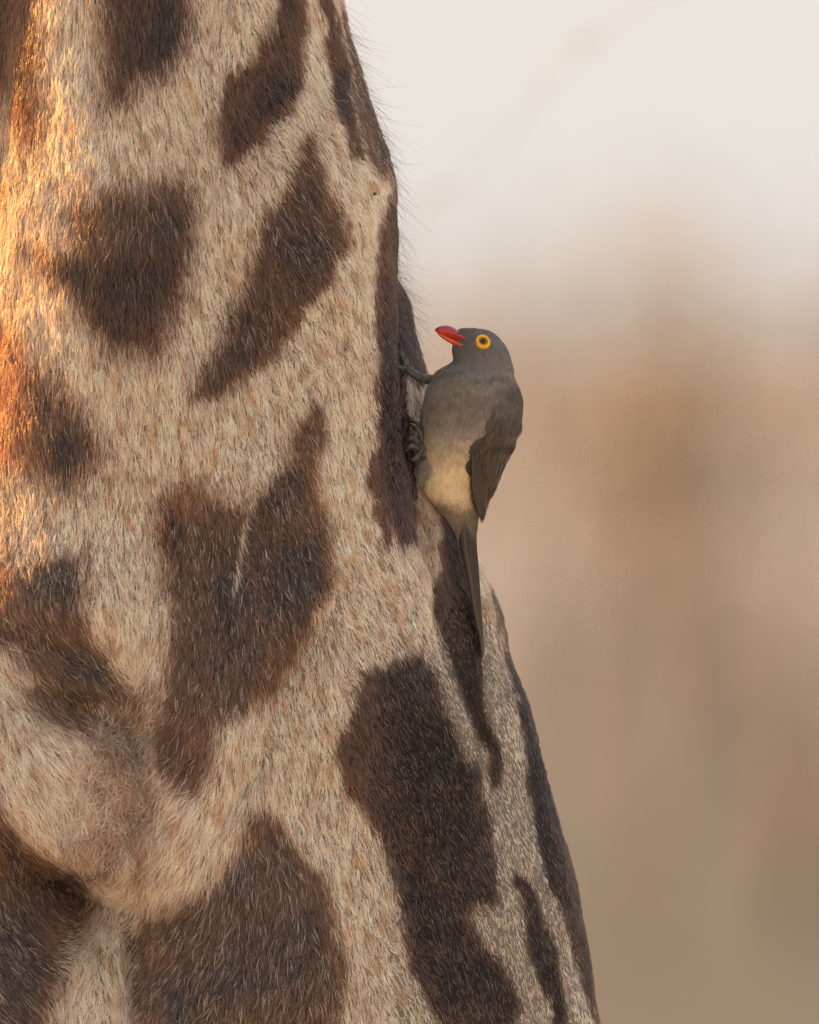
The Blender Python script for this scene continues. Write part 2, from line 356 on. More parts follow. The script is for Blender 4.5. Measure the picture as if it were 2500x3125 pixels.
# ---- coat pattern
DARK = [
 ([(-400, -300), (120, -300), (135, 100), (128, 250), (138, 400), (115, 450), (55, 455), (0, 330), (-400, 380)], 1, 26),
 ([(290, -300), (580, -300), (587, 109), (551, 203), (507, 261), (435, 268), (377, 340), (312, 355), (301, 275), (312, 181), (290, 87)], 1, 26),
 ([(855, -60), (935, -120), (938, 109), (928, 239), (913, 319), (848, 377), (812, 449), (761, 493), (696, 522), (681, 435), (663, 341), (674, 254), (768, 181), (790, 109), (841, 72)], 1, 16),
 ([(968, -100), (1014, -100), (1029, 87), (1058, 181), (1080, 290), (1094, 391), (1109, 493), (1080, 493), (1051, 406), (1022, 290), (996, 181), (982, 87)], 1, 10),
 ([(1036, -100), (1200, -100), (1200, 230), (1240, 540), (1230, 620), (1196, 610), (1185, 560), (1150, 520), (1112, 480), (1098, 400), (1072, 290), (1052, 180), (1042, 60)], .92, 16),
 ([(1196, 560), (1240, 540), (1240, 800), (1250, 1000), (1242, 1100), (1250, 1250), (1262, 1400), (1275, 1560), (1268, 1660), (1240, 1690), (1212, 1625), (1192, 1707), (1172, 1663), (1148, 1583), (1124, 1475), (1140, 1366), (1148, 1257), (1145, 1150), (1140, 1040), (1148, 930), (1152, 800), (1165, 690), (1185, 620)], 1, 10),
 ([(971, 406), (986, 471), (1000, 551), (1051, 638), (1072, 710), (1065, 768), (1014, 848), (993, 891), (935, 957), (891, 1040), (848, 1098), (783, 1149), (696, 1214), (623, 1228), (565, 1236), (580, 1185), (601, 1134), (660, 1050), (681, 957), (717, 913), (761, 804), (793, 725), (797, 652), (855, 594), (891, 522), (942, 406)], .95, 18),
 ([(311, 580), (478, 543), (565, 551), (601, 652), (590, 780), (560, 855), (435, 848), (290, 812), (200, 760), (205, 660)], .95, 28),
 ([(80, 775), (190, 750), (320, 735), (585, 745), (565, 928), (522, 1029), (464, 1116), (348, 1094), (260, 1015), (185, 910)], 1, 26),
 ([(-400, 980), (58, 1014), (101, 1101), (174, 1174), (246, 1232), (311, 1319), (326, 1391), (275, 1464), (217, 1522), (130, 1493), (58, 1435), (-400, 1391)], .95, 30),
 ([(464, 1540), (522, 1497), (565, 1475), (601, 1489), (667, 1504), (725, 1533), (768, 1511), (833, 1475), (870, 1402), (891, 1308), (957, 1236), (993, 1250), (989, 1344), (957, 1402), (971, 1489), (1000, 1562), (1029, 1641), (1022, 1728), (1007, 1823), (964, 1888), (942, 1946), (913, 2011), (877, 2080), (848, 2138), (783, 2160), (725, 2181), (674, 2240), (667, 2312), (638, 2384), (594, 2428), (536, 2428), (478, 2370), (464, 2297), (464, 2225), (480, 2138), (500, 2040), (507, 1946), (522, 1866), (493, 1808), (500, 1736), (471, 1692), (464, 1620)], .93, 20),
 ([(-400, 1680), (90, 1735), (200, 1690), (275, 1670), (270, 1790), (290, 1830), (240, 1845), (290, 1930), (348, 1996), (362, 2055), (410, 2100), (460, 2100), (440, 2160), (380, 2170), (290, 2190), (275, 2262), (240, 2262), (180, 2232), (110, 2196), (75, 2130), (90, 2080), (36, 2004), (-400, 1950)], .88, 20),
 ([(380, 2090), (480, 2090), (480, 2420), (430, 2420), (405, 2300)], .6, 24),
 ([(230, 2150), (460, 2110), (475, 2430), (430, 2670), (240, 2650), (320, 2560), (350, 2410), (300, 2270)], .62, 45),
 ([(-400, 2380), (0, 2430), (43, 2500), (109, 2570), (210, 2626), (362, 2652), (348, 2690), (290, 2710), (290, 2770), (260, 2830), (210, 2900), (190, 2990), (150, 3125), (120, 3500), (-400, 3500)], .9, 22),  # dark patch, with the shade of the crease under the roll painted in
 ([(739, 2500), (812, 2471), (848, 2507), (884, 2580), (942, 2638), (1000, 2681), (1029, 2746), (1029, 2841), (1058, 2913), (1065, 2986), (1051, 3125), (1060, 3500), (420, 3500), (406, 3125), (384, 3022), (391, 2950), (384, 2877), (449, 2804), (536, 2754), (616, 2710), (696, 2660), (732, 2587)], .9, 20),
 ([(1087, 2040), (1130, 2050), (1203, 2014), (1290, 2000), (1340, 2060), (1359, 2118), (1372, 2176), (1404, 2246), (1429, 2316), (1466, 2367), (1482, 2450), (1496, 2514), (1508, 2603), (1515, 2667), (1527, 2724), (1535, 2760), (1500, 2765), (1455, 2760), (1436, 2800), (1461, 2845), (1493, 2896), (1538, 2928), (1563, 2998), (1589, 3075), (1576, 3125), (1590, 3500), (1400, 3500), (1346, 3125), (1315, 3075), (1276, 3024), (1238, 2954), (1238, 2877), (1225, 2813), (1212, 2737), (1193, 2686), (1174, 2622), (1149, 2552), (1110, 2488), (1053, 2437), (1040, 2367), (1028, 2290), (1047, 2240), (1085, 2144), (1098, 2080)], 1, 15),
 ([(1330, 1545), (1390, 1600), (1430, 1720), (1455, 1850), (1475, 2000), (1490, 2150), (1512, 2250), (1532, 2330), (1528, 2410), (1500, 2410), (1480, 2310), (1440, 2190), (1405, 2100), (1360, 1990), (1330, 1900), (1322, 1800), (1330, 1700)], 1, 8),
 ([(1465, 1690), (1500, 1700), (1640, 1900), (1700, 2080), (1760, 2348), (1860, 2654), (1930, 3037), (1930, 3500), (1840, 3500), (1818, 3125), (1793, 3068), (1774, 2973), (1735, 2845), (1704, 2750), (1665, 2699), (1646, 2609), (1633, 2495), (1608, 2380), (1589, 2259), (1570, 2163), (1548, 2080), (1530, 1960), (1505, 1850)], 1, 10),
 ([(1576, 2654), (1633, 2699), (1646, 2756), (1665, 2813), (1704, 2909), (1716, 2973), (1723, 3037), (1735, 3125), (1760, 3500), (1700, 3500), (1678, 3125), (1665, 3062), (1633, 2973), (1608, 2877), (1589, 2769), (1570, 2692)], 1, 10),
]
BACK_DARK = ([(1190, 820), (1330, 820), (1330, 1180), (1275, 1175), (1190, 1170)], 1, 14)
MUSCLE_LIGHT = [(760, 560, 60, 200), (620, 620, 50, 220), (930, 1060, 120, 120), (720, 1330, 150, 90), (560, 1360, 120, 70), (440, 1930, 60, 120), (1000, 880, 60, 120), (1070, 1400, 50, 160), (760, 2330, 90, 140), (960, 2280, 90, 130), (560, 2560, 110, 120), (950, 2560, 80, 90), (1130, 2950, 70, 180), (1250, 1900, 110, 90), (60, 2280, 90, 120), (330, 3000, 50, 160), (1550, 2200, 40, 260), (1620, 2560, 40, 160), (280, 450, 90, 90)]  # highlights on the muscles, painted into the coat as whiter fur
BLACK = [(740, 60, 130, 80), (500, 130, 60, 120), (520, 680, 60, 40), (930, 770, 60, 60), (860, 280, 60, 60), (1195, 1250, 40, 200), (1050, 320, 30, 100), (1230, 1000, 40, 200), (900, 1800, 120, 200), (840, 1500, 70, 90), (700, 1820, 50, 110), (1330, 2420, 130, 200), (1350, 2830, 70, 60), (1380, 3000, 90, 90),
         (880, 2880, 110, 80), (760, 2980, 160, 40), (560, 3060, 120, 50), (700, 2680, 60, 60), (215, 2705, 150, 85), (30, 2950, 70, 160), (1680, 2960, 60, 160), (1640, 2400, 80, 500), (190, 1780, 90, 60), (270, 2050, 80, 60), (400, 870, 120, 60), (200, 1380, 60, 60)]  # the spot below the roll paints the crease's shade into the coat
TANBR = [(-10, 640, 150, 420, 1.0), (-10, 1250, 130, 480, 1.0), (20, 1750, 70, 150, .7), (350, 2480, 110, 170, .75), (300, 2590, 170, 60, .9), (390, 2230, 60, 60, .7), (1290, 1620, 40, 130, .6), (1180, 1600, 40, 80, .5), (1430, 2790, 80, 40, .6), (230, 2150, 80, 60, .5), (280, 2790, 90, 90, .7), (120, 2680, 90, 120, .35), (330, 740, 110, 40, .3), (560, 1540, 110, 60, .5), (800, 2560, 60, 90, .55), (1110, 2400, 60, 90, .55),  # left-edge spots paint the sun's orange glow into the fur; others plain tan
         (600, 2250, 90, 120, .35), (700, 830, 60, 60, .3), (960, 1000, 50, 100, .3), (250, 620, 90, 120, .4), (960, 1480, 50, 90, .35), (600, 2120, 60, 60, .4)]
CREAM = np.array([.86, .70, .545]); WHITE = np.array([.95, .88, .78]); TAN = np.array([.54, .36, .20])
BROWN = np.array([.25, .115, .052]); DK = np.array([.078, .040, .028]); BLUEBLK = np.array([.040, .034, .040])
def pattern(Pt, Nt, fine=True):
    u, v = UV(Pt)
    x, y, z = Pt[..., 0], Pt[..., 1], Pt[..., 2]
    wu = 24*fbm(x*60, y*60, z*45, 21)+(12*fbm(x*240, y*240, z*130, 31) if fine else 0)
    wv = 30*fbm(x*60, y*60, z*45, 41)+(22*fbm(x*300, y*300, z*120, 51) if fine else 0)
    uu, vv = u+wu, v+wv
    isback = (y > .012) & (v > 820) & (v < 1500)
    dk = np.zeros(u.shape); core = np.zeros(u.shape)
    for poly, s, soft in DARK:
        p = np.array(poly); lo, hi = p.min(0)-90, p.max(0)+90
        sel = (uu > lo[0]) & (uu < hi[0]) & (vv > lo[1]) & (vv < hi[1])
        if not sel.any(): continue
        sd = poly_sd(uu[sel], vv[sel], poly)
        so_ = soft*(1.15+1.0*sstep(1000, 500, uu[sel])); dk[sel] = np.maximum(dk[sel], s*sstep(-so_, so_, sd)); core[sel] = np.maximum(core[sel], sstep(0, min(75, soft*3.2), sd))
    # behind the main mass the other flap has its own markings
    sdb = poly_sd(uu, vv, BACK_DARK[0]); db = sstep(-14, 14, sdb)
    dk = np.where(isback, db, dk); core = np.where(isback, db*.6, core)
    # thin pale sliver inside the large patch
    sl_ = np.exp(-((u-(768-(v-1530)*.18))/9.0)**2)*sstep(1510, 1560, v)*sstep(1860, 1780, v)
    dk = dk*(1-.75*sl_)
    # far round the sides: plain blotches continue out of the picture
    blot = sstep(.02, .16, fbm(x*9, y*9+3, z*7, 77))
    out = np.maximum(sstep(3250, 3450, v), sstep(-120, -320, v)); out = np.maximum(out, sstep(.1, .6, Nt[..., 1])*(v < 2300))
    dk = dk*(1-out)+blot*out; core = core*(1-out)+blot*.6*out
    tan = np.zeros(u.shape); blk = np.zeros(u.shape)
    for cu, cv, ru, rv, s in TANBR: tan = np.maximum(tan, s*gau(uu, vv, cu, cv, ru, rv))
    for cu, cv, ru, rv in BLACK: blk = np.maximum(blk, gau(uu, vv, cu, cv, ru, rv))
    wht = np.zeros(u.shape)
    for cu, cv, ru, rv in MUSCLE_LIGHT: wht = np.maximum(wht, gau(uu, vv, cu, cv, ru, rv))
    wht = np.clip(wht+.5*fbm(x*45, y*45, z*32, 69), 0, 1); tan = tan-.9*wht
    core = core*np.clip(.82+.9*fbm(x*38, y*38, z*30, 67), .3, 1.15)
    blk = np.clip(blk+.35*fbm(x*70, y*70, z*70, 61), 0, 1)
    tan = np.clip(tan+.34*np.clip(fbm(x*60, y*60, z*42, 63, 4)+.02, 0, 1), 0, 1)
    return dk, core, tan, blk, u, v
def coat_colour(dk, core, tan, blk, n, uu, vv, jitter=True):
    r1_, r2_, r3_ = rng.random(n)[:, None], rng.random(n)[:, None], rng.random(n)[:, None]
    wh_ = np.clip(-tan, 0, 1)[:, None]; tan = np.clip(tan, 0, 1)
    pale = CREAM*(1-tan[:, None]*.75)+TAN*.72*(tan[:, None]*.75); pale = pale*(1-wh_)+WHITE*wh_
    if jitter:
        pale = np.where(r1_ < .30, pale*.5+WHITE*.5, pale); pale = np.where(r1_ > .88, pale*.65+TAN*.35, pale)
    c_ = np.clip(core*.75+blk*.6-tan*.5, 0, 1)[:, None]
    drk = BROWN*(1-c_)+DK*c_; b_ = np.clip(blk*core, 0, 1)[:, None]*.8; drk = drk*(1-b_)+BLUEBLK*b_
    drk = drk*(1+1.3*tan[:, None])
    pu = (sstep(950, 1350, uu)*.5)[:, None]; g_ = drk.mean(1, keepdims=True); drk = drk*(1-pu)+g_*np.array([1.12, .93, .97])*pu   # dark patches turn cooler and purplish towards the shoulder
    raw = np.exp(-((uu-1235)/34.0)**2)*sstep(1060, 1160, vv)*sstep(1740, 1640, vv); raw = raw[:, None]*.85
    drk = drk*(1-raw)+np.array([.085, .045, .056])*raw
    if jitter:
        drk = np.where(r2_ < .07, TAN*.45, drk); drk = np.where(r2_ > .93, BROWN*1.15, drk)
        pick = (r3_[:, 0] < dk)[:, None]*.6+.4*dk[:, None]
    else: pick = dk[:, None]
    col = pale*(1-pick)+drk*pick
    if jitter: col = col*(.88+.24*rng.random(n))[:, None]
    return np.clip(col, .008, .92)

giraffe = empty('giraffe', (0, 0, ZC))
giraffe['label'] = 'spotted giraffe with cream fur and dark brown patches that the bird clings to'; giraffe['category'] = 'giraffe'
body = grid_obj('body', P, mat_pigment('giraffe_skin'), giraffe)
Pf = P.reshape(-1, 3); Nf = Nn.reshape(-1, 3)
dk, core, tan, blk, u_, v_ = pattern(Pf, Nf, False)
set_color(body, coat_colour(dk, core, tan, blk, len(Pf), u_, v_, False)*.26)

# ---- coat: every hair a curve
FLOW = np.array([(100, 100, .03, 1), (600, 100, .10, 1), (900, 200, .35, 1), (1050, 200, .8, 1), (1150, 500, .95, 1), (1000, 600, .6, 1), (700, 700, .22, 1), (300, 700, .0, 1), (1150, 900, .55, 1), (1190, 1200, .40, 1), (900, 1200, .3, 1), (600, 1200, .1, 1), (200, 1200, .08, 1), (100, 1600, .1, 1), (500, 1700, .02, 1),
 (900, 1700, .38, 1), (1150, 1700, .5, 1), (1200, 1900, .6, 1), (350, 1900, .15, 1), (230, 2030, .7, .8), (120, 2080, .5, 1), (340, 2050, .7, .6), (560, 2050, -.15, 1), (440, 2080, -.6, 1), (430, 2200, -.7, .7), (700, 2200, -.08, 1), (900, 2200, .22, 1), (1250, 2300, .6, 1), (1400, 2600, .6, 1), (1300, 3000, .5, 1), (900, 2600, .28, 1), (1050, 2800, .3, 1), (760, 2720, -.02, 1),
 (620, 2480, -.35, 1), (500, 2560, -.75, 1), (450, 2450, -.9, .7), (40, 2200, .25, 1), (70, 2380, .7, 1), (180, 2330, .9, .7), (290, 2330, -.15, 1), (240, 2500, .25, 1), (350, 2450, -.25, 1), (330, 2580, .2, 1), (120, 2500, .6, 1), (60, 2700, .4, 1), (120, 2820, .8, .8), (210, 2830, 1, .4), (300, 2850, .3, 1), (390, 2780, -.6, .8), (420, 2870, -.9, .6), (500, 2900, -.65, 1), (620, 2850, -.4, 1), (800, 3000, -.12, 1), (600, 3050, -.3, 1), (270, 3050, .0, 1), (60, 3000, .6, .8),
 (1500, 2600, .4, 1), (1650, 2700, .45, 1), (1750, 2900, .35, 1), (1600, 2200, .45, 1), (1420, 1950, .35, 1), (1300, 1600, .1, 1), (1270, 1100, .3, 1), (1100, 350, .9, 1), (1190, 700, .75, 1)], float)
def flow(u, v):
    num = np.zeros(u.shape+(2,)); den = np.full(u.shape, 1e-9)
    for cu, cv, du, dv in FLOW:
        q = ((u-cu)**2+(v-cv)**2)/130.0**2; wt = 1/(.15+q)**1.7; n_ = math.hypot(du, dv)
        num += wt[..., None]*np.array([du/n_, dv/n_]); den += wt
    return num/den[..., None]
def length_field(u, v):
    L = np.full(u.shape, .0092)
    L += .004*gau(u, v, 250, 2450, 350, 420)+.004*gau(u, v, 560, 2560, 200, 250)+.002*gau(u, v, 800, 2900, 400, 300)
    L += .002*sstep(900, 300, u)*sstep(1700, 1000, v)
    L -= .0030*sstep(1000, 1300, u)*sstep(1700, 2100, v)
    L -= .0050*gau(u, v, 1195, 1250, 60, 420)
    L -= .0010*gau(u, v, 1640, 2500, 120, 800)
    L -= .0040*gau(u, v, 1430, 1950, 70, 350)
    L -= .002*gau(u, v, 1100, 350, 70, 250)
    return np.clip(L, .0045, .03)
dens = np.where(Nn[..., 1] < .45, 1.0, .06)*np.where((U0 > -420) & (V0 > -160) & (V0 < 3300), 1.0, .05)
DENS = 2.25e6
Rt, Rn = scatter(P, Nn, dens*DENS)
n = len(Rt); print('hairs', n)
u, v = UV(Rt)
f2 = flow(u+30*fbm(Rt[:, 0]*40, Rt[:, 1]*40, Rt[:, 2]*40, 5), v)
# locks: neighbouring hairs lean together
wu_, wv_ = u+20*fbm(Rt[:, 0]*150, Rt[:, 1]*150, Rt[:, 2]*150, 71), v+34*fbm(Rt[:, 0]*150, Rt[:, 1]*150, Rt[:, 2]*150, 72)
ru_, rv_ = .966*wu_-.259*wv_, .259*wu_+.966*wv_
cl = 17.0
iu, iv = np.floor(ru_/cl).astype(np.int64), np.floor(rv_/(cl*2.1)).astype(np.int64)
jx, jy = _hash(iu, iv, 0*iu, 5), _hash(iu, iv, 0*iu, 6)
dru, drv = (iu+.15+.7*jx)*cl-ru_, (iv+.15+.7*jy)*cl*2.1-rv_
cu_, cv_ = u+.966*dru+.259*drv, v-.259*dru+.966*drv
ang = .17*(2*_hash(iu, iv, 0*iu, 7)-1)+.12*rng.normal(0, 1, n)+.26*fbm(Rt[:, 0]*110, Rt[:, 1]*110, Rt[:, 2]*80, 15)
curl = gau(u, v, 330, 2480, 170, 260)+.7*gau(u, v, 430, 2250, 90, 230)+.6*gau(u, v, 1300, 1620, 50, 160)
ang = ang+curl*rng.normal(0, .32, n)
ca, sa = np.cos(ang), np.sin(ang)
fx, fz = f2[:, 0]*ca-f2[:, 1]*sa, -(f2[:, 0]*sa+f2[:, 1]*ca)
d3 = np.stack([fx, np.zeros(n), fz], 1)
d3 -= Rn*(d3*Rn).sum(1, keepdims=True); d3 /= np.linalg.norm(d3, axis=1, keepdims=True)+1e-9
under = rng.random(n) < .45                # short warm undercoat, darkened to paint shade into gaps below the long pale hairs
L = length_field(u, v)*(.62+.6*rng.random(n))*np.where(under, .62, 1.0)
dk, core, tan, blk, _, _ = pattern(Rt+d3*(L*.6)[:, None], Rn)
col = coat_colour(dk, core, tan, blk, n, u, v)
tone = .84+.30*_hash(iu, iv, 0*iu, 8); warm = (_hash(iu, iv, 0*iu, 9) < .12)[:, None]*(1-dk)[:, None]
col = col*tone[:, None]; col = col*(1-warm)+col*np.array([.80, .69, .57])*warm
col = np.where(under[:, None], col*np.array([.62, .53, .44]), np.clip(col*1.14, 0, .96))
lift = np.clip(.36+.17*rng.normal(0, 1, n)+.20*gau(u, v, 1170, 450, 70, 420)-.16*sstep(1000, 1300, u)*sstep(1700, 2100, v)+.25*curl, .08, 1.1)
K = 5; ts = np.linspace(0, 1, K)
side = np.cross(d3, Rn)
bend = (rng.normal(0, .10, n)+curl*rng.normal(0, .35, n))[:, None]
pull = np.stack([(cu_-u)*S, np.zeros(n), -(cv_-v)*S], 1); pull -= Rn*(pull*Rn).sum(1, keepdims=True)
HP = np.zeros((n, K, 3))
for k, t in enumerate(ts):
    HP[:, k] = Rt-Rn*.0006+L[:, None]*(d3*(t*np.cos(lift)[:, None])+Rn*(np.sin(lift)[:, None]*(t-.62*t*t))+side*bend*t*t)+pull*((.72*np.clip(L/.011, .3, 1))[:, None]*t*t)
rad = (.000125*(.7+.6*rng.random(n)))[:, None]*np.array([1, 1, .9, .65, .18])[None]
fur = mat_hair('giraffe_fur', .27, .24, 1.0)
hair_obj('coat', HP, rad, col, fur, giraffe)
# long loose guard hairs standing off the edge
sel = np.where((np.abs(Rn[:, 1]) < .35) & (Rn[:, 0] > 0) & (v > 0) & (v < 1000) & (rng.random(n) < .013))[0]
sel = np.concatenate([sel, np.where((rng.random(n) < .0007) & (v < 3300) & (u < 1050))[0]])
m_ = len(sel); K2 = 7; G = np.zeros((m_, K2, 3)); Lg = .013+.016*rng.random(m_)**2
dg = d3[sel]+rng.normal(0, .25, (m_, 3)); dg /= np.linalg.norm(dg, axis=1, keepdims=True)
lg = (.45+.35*rng.random(m_))[:, None]; bg_ = rng.normal(0, .2, (m_, 3))
for k, t in enumerate(np.linspace(0, 1, K2)):
    G[:, k] = Rt[sel]+Lg[:, None]*(dg*t*.85+Rn[sel]*(lg*(t-.35*t*t))+bg_*t*t)
hair_obj('guard_hair', G, np.full((m_, K2), .000065)*np.linspace(1, .3, K2)[None], col[sel]*.8, fur, giraffe)

def surf_y(u, v):
    """depth of the giraffe's front surface at a photo point"""
    uu, vv = UV(P); f = (Nn[..., 1] < .3)
    d = np.where(f, (uu-u)**2+(vv-v)**2+np.maximum(P[..., 1], -1)*2e3, 1e12); i = np.argmin(d)
    return P.reshape(-1, 3)[i, 1]
# dried sore along the edge of the fold
crust = mat_noise('dried_crust', (.035, .015, .020), (.10, .042, .048), 500, .42, .9, 900, .5)
vs = np.linspace(1050, 1690, 90); ue = smooth_interp(vs, XR1)
sp = np.stack([ue+1+3*np.sin(vs*.06), vs], 1)
path = [W(a+5, b, .0005+.002*math.sin(b*.02)) for a, b in sp]
T = tube(path[::3], np.interp(np.linspace(0, 1, 30), [0, .1, .3, .6, 1], [.0008, .0022, .0030, .0032, .0008]), 14)
T += .0016*np.stack([fbm(T[..., 0]*420, T[..., 1]*420, T[..., 2]*300, 81+i) for i in range(3)], -1)
grid_obj('scab', T, crust, giraffe)

# ------------------------------------------------------------------ the bird
bird = empty('oxpecker', W(1420, 1560, 0))
bird['label'] = 'small grey-brown bird with red bill and yellow eye ring clinging to the giraffe'; bird['category'] = 'bird'
SL = np.array([  # v, left, right, half depth, centre depth
 (1001.5, 1432, 1448, 6, -6), (1003, 1416, 1464, 16, -6), (1006, 1404, 1481, 28, -7), (1012, 1396, 1497, 40, -8), (1022, 1390, 1513, 51, -8), (1035, 1386, 1525, 59, -8), (1050, 1382, 1537, 65, -8), (1065, 1380, 1546, 69, -8), (1085, 1382, 1555, 71, -8), (1103, 1381, 1560, 74, -6),
 (1116, 1364, 1563, 80, -3), (1130, 1341, 1565, 90, 0), (1154, 1321, 1571, 106, 0), (1180, 1306, 1582, 118, 0), (1211, 1296, 1591, 128, 0), (1253, 1287, 1594, 132, 0), (1300, 1284, 1588, 130, 0), (1340, 1286, 1573, 125, 0), (1380, 1288, 1552, 116, 0), (1420, 1288, 1528, 104, 2),
 (1460, 1291, 1506, 90, 6), (1500, 1300, 1488, 75, 12), (1540, 1326, 1470, 58, 20), (1575, 1357, 1461, 42, 28), (1610, 1380, 1457, 28, 36), (1650, 1400, 1455, 14, 46), (1670, 1412, 1452, 6, 50)], float)
vb = np.concatenate([np.linspace(1001.5, 1012, 8), np.linspace(1014, 1130, 40), np.linspace(1134, 1670, 110)])
tb = np.linspace(0, 2*np.pi, 72, endpoint=False)
cols = [smooth_interp(vb, SL[:, [0, k]]) for k in range(1, 5)]
ul, ur, hd, yc = cols; um, ua = (ul+ur)/2, (ur-ul)/2
pw = 2/2.15
cs = np.sign(np.cos(tb))*np.abs(np.cos(tb))**pw; sn = np.sign(np.sin(tb))*np.abs(np.sin(tb))**pw
tp = 1-.62*(np.clip(-cs, 0, 1)**1.3)[None]*sstep(1105, 1060, vb)[:, None]      # head narrows to the bill
BU = um[:, None]+ua[:, None]*cs[None]; BY = (yc[:, None]+hd[:, None]*sn[None]*tp)*S
BV = np.repeat(vb[:, None], 72, 1)
BP = Wn(BU, BV, BY)
BN = normals_grid(BP)
if BN[80, 54, 1] > 0: BN = -BN
BP = BP+BN*(.0006*fbm(BP[..., 0]*120, BP[..., 1]*120, BP[..., 2]*120, 91))[..., None]
HEAD = np.array([.205, .182, .166]); BREAST = np.array([.30, .245, .196]); BELLY = np.array([.97, .76, .49]); WING = np.array([.085, .062, .047]); RUMP = np.array([.32, .26, .197]); MANT = np.array([.165, .134, .112])
def bird_pigment(Pt):
    u, v = UV(Pt); y = Pt[:, 1]
    nz = 14*fbm(Pt[:, 0]*200, Pt[:, 1]*200, Pt[:, 2]*200, 95); v_ = v+nz; u_ = u+nz
    c = HEAD[None]*np.ones((len(u), 1))
    def mix(c, t, m): m = np.clip(m, 0, 1)[:, None]; return c*(1-m)+t[None]*m
    c = mix(c, BREAST, sstep(1100, 1180, v_))
    c = mix(c, BELLY*.5+BREAST*.5, sstep(1270, 1400, v_)*sstep(1530, 1440, u_))
    c = mix(c, BELLY, sstep(1370, 1460, v_)*sstep(1500, 1420, u_))
    c = mix(c, RUMP, sstep(1500, 1545, v_-.25*(u_-1330)))
    c = mix(c, MANT, sstep(1480, 1560, u_+.25*(v_-1250))*sstep(1130, 1200, v_))
    return c
skin = mat_pigment('bird_skin')
bb = grid_obj('body', BP, skin, bird); set_color(bb, bird_pigment(BP.reshape(-1, 3))*.9)
plume = mat_hair('plumage', .55, .15, .3)
def feather_down(P, Nn, dens, colour, name, parent_loc_obj, Lm=.0040, dirf=None, lift=.16, rad=.00010, wrap=True):
    Rt, Rn = scatter(P, Nn, np.full(P.shape[:2], dens), wrap)
    n = len(Rt); u, v = UV(Rt)
    d = dirf(u, v) if dirf else np.stack([.08*np.ones(n), np.ones(n)], 1)
    a = rng.normal(0, .14, n); d = np.stack([d[:, 0]*np.cos(a)-d[:, 1]*np.sin(a), d[:, 0]*np.sin(a)+d[:, 1]*np.cos(a)], 1)
    d3 = np.stack([d[:, 0], 0*u, -d[:, 1]], 1); d3 -= Rn*(d3*Rn).sum(1, keepdims=True); d3 /= np.linalg.norm(d3, axis=1, keepdims=True)+1e-9
    L = Lm*(.6+.7*rng.random(n)); L = np.where(v < 1110, L*.6, L); lf = np.clip(lift+.06*rng.normal(0, 1, n), .03, .6)
    HP = np.zeros((n, 4, 3))
    for k, t in enumerate(np.linspace(0, 1, 4)):
        HP[:, k] = Rt-Rn*.0003+L[:, None]*(d3*t+Rn*(lf[:, None]*(t-.55*t*t)))
    fi, fj = np.floor((u+4*np.sin(v*.21))/7).astype(np.int64), np.floor((v+5*np.sin(u*.3))/10).astype(np.int64)   # feather tips
    c = colour(Rt)*((.72+.56*rng.random(n))*(.86+.28*_hash(fi, fj, 0*fi, 17)))[:, None]
    r = np.full((n, 4), rad)*np.array([1, 1, .8, .25])[None]
    return hair_obj(name, HP, r, np.clip(c, .01, .95), plume, parent_loc_obj)
def body_dir(u, v):
    # feathers stream back from the bill over the head, then down the body
    hx, hv = u-1395, v-1030; r = np.hypot(hx, hv)+1e-6
    w_ = sstep(1150, 1060, v)
    dx = w_*hx/r+(1-w_)*np.where(u < 1450, .10, -.22)*sstep(1300, 1450, v); dv = w_*(hv/r+.35)+(1-w_)
    q = np.hypot(dx, dv)+1e-6; return np.stack([dx/q, dv/q], 1)
feather_down(BP, BN, 3.6e6, bird_pigment, 'plumage', bird, dirf=body_dir, lift=.21)

# folded wings: shell with laid feathers
WG = np.array([(1228, 1530, 1556, 14), (1250, 1510, 1574, 20), (1275, 1502, 1584, 28), (1300, 1497, 1588, 30), (1330, 1483, 1579, 30), (1360, 1458, 1572, 31), (1380, 1440, 1562, 29), (1400, 1434, 1552, 27), (1450, 1437, 1530, 22), (1490, 1440, 1513, 20), (1520, 1448, 1497, 15), (1545, 1456, 1488, 10), (1560, 1463, 1483, 6)], float)
def make_wing(sgn):
    vw = np.linspace(1228, 1560, 70); wl, wr, bl = [smooth_interp(vw, WG[:, [0, k]]) for k in (1, 2, 3)]
    bu_l, bu_r, bh, by = [smooth_interp(vw, SL[:, [0, k]]) for k in (1, 2, 3, 4)]
    bm, ba = (bu_l+bu_r)/2, (bu_r-bu_l)/2
    q = np.clip((wl-bm)/ba, -.98, .98)
    yA = by-bh*np.sqrt(1-q*q)-8; yB = np.full_like(vw, 6.0)+by
    nO = 30; t = np.linspace(0, 1, nO)
    A = np.stack([wl, yA], 1); B = np.stack([wr, yB], 1); d = B-A; ln = np.linalg.norm(d, axis=1, keepdims=True)
    nm = np.stack([d[:, 1], -d[:, 0]], 1)/ln
    bul = (np.sin(np.pi*t)**.7)
    outer = A[:, None]+d[:, None]*t[None, :, None]+nm[:, None]*(bl[:, None]*bul[None])[..., None]
    inner = A[:, None]+d[:, None]*t[None, ::-1, None]+nm[:, None]*((bl-9)[:, None]*bul[None, ::-1]-3)[..., None]
    loop = np.concatenate([outer, inner[:, 1:-1]], 1)
    yy = loop[..., 1]*S; 
    if sgn > 0: yy = 2*(by[:, None]*S)-yy
    Pw = Wn(loop[..., 0], np.repeat(vw[:, None], loop.shape[1], 1), yy)
    return Pw, nO
wing_skin = mat_pigment('wing_skin')
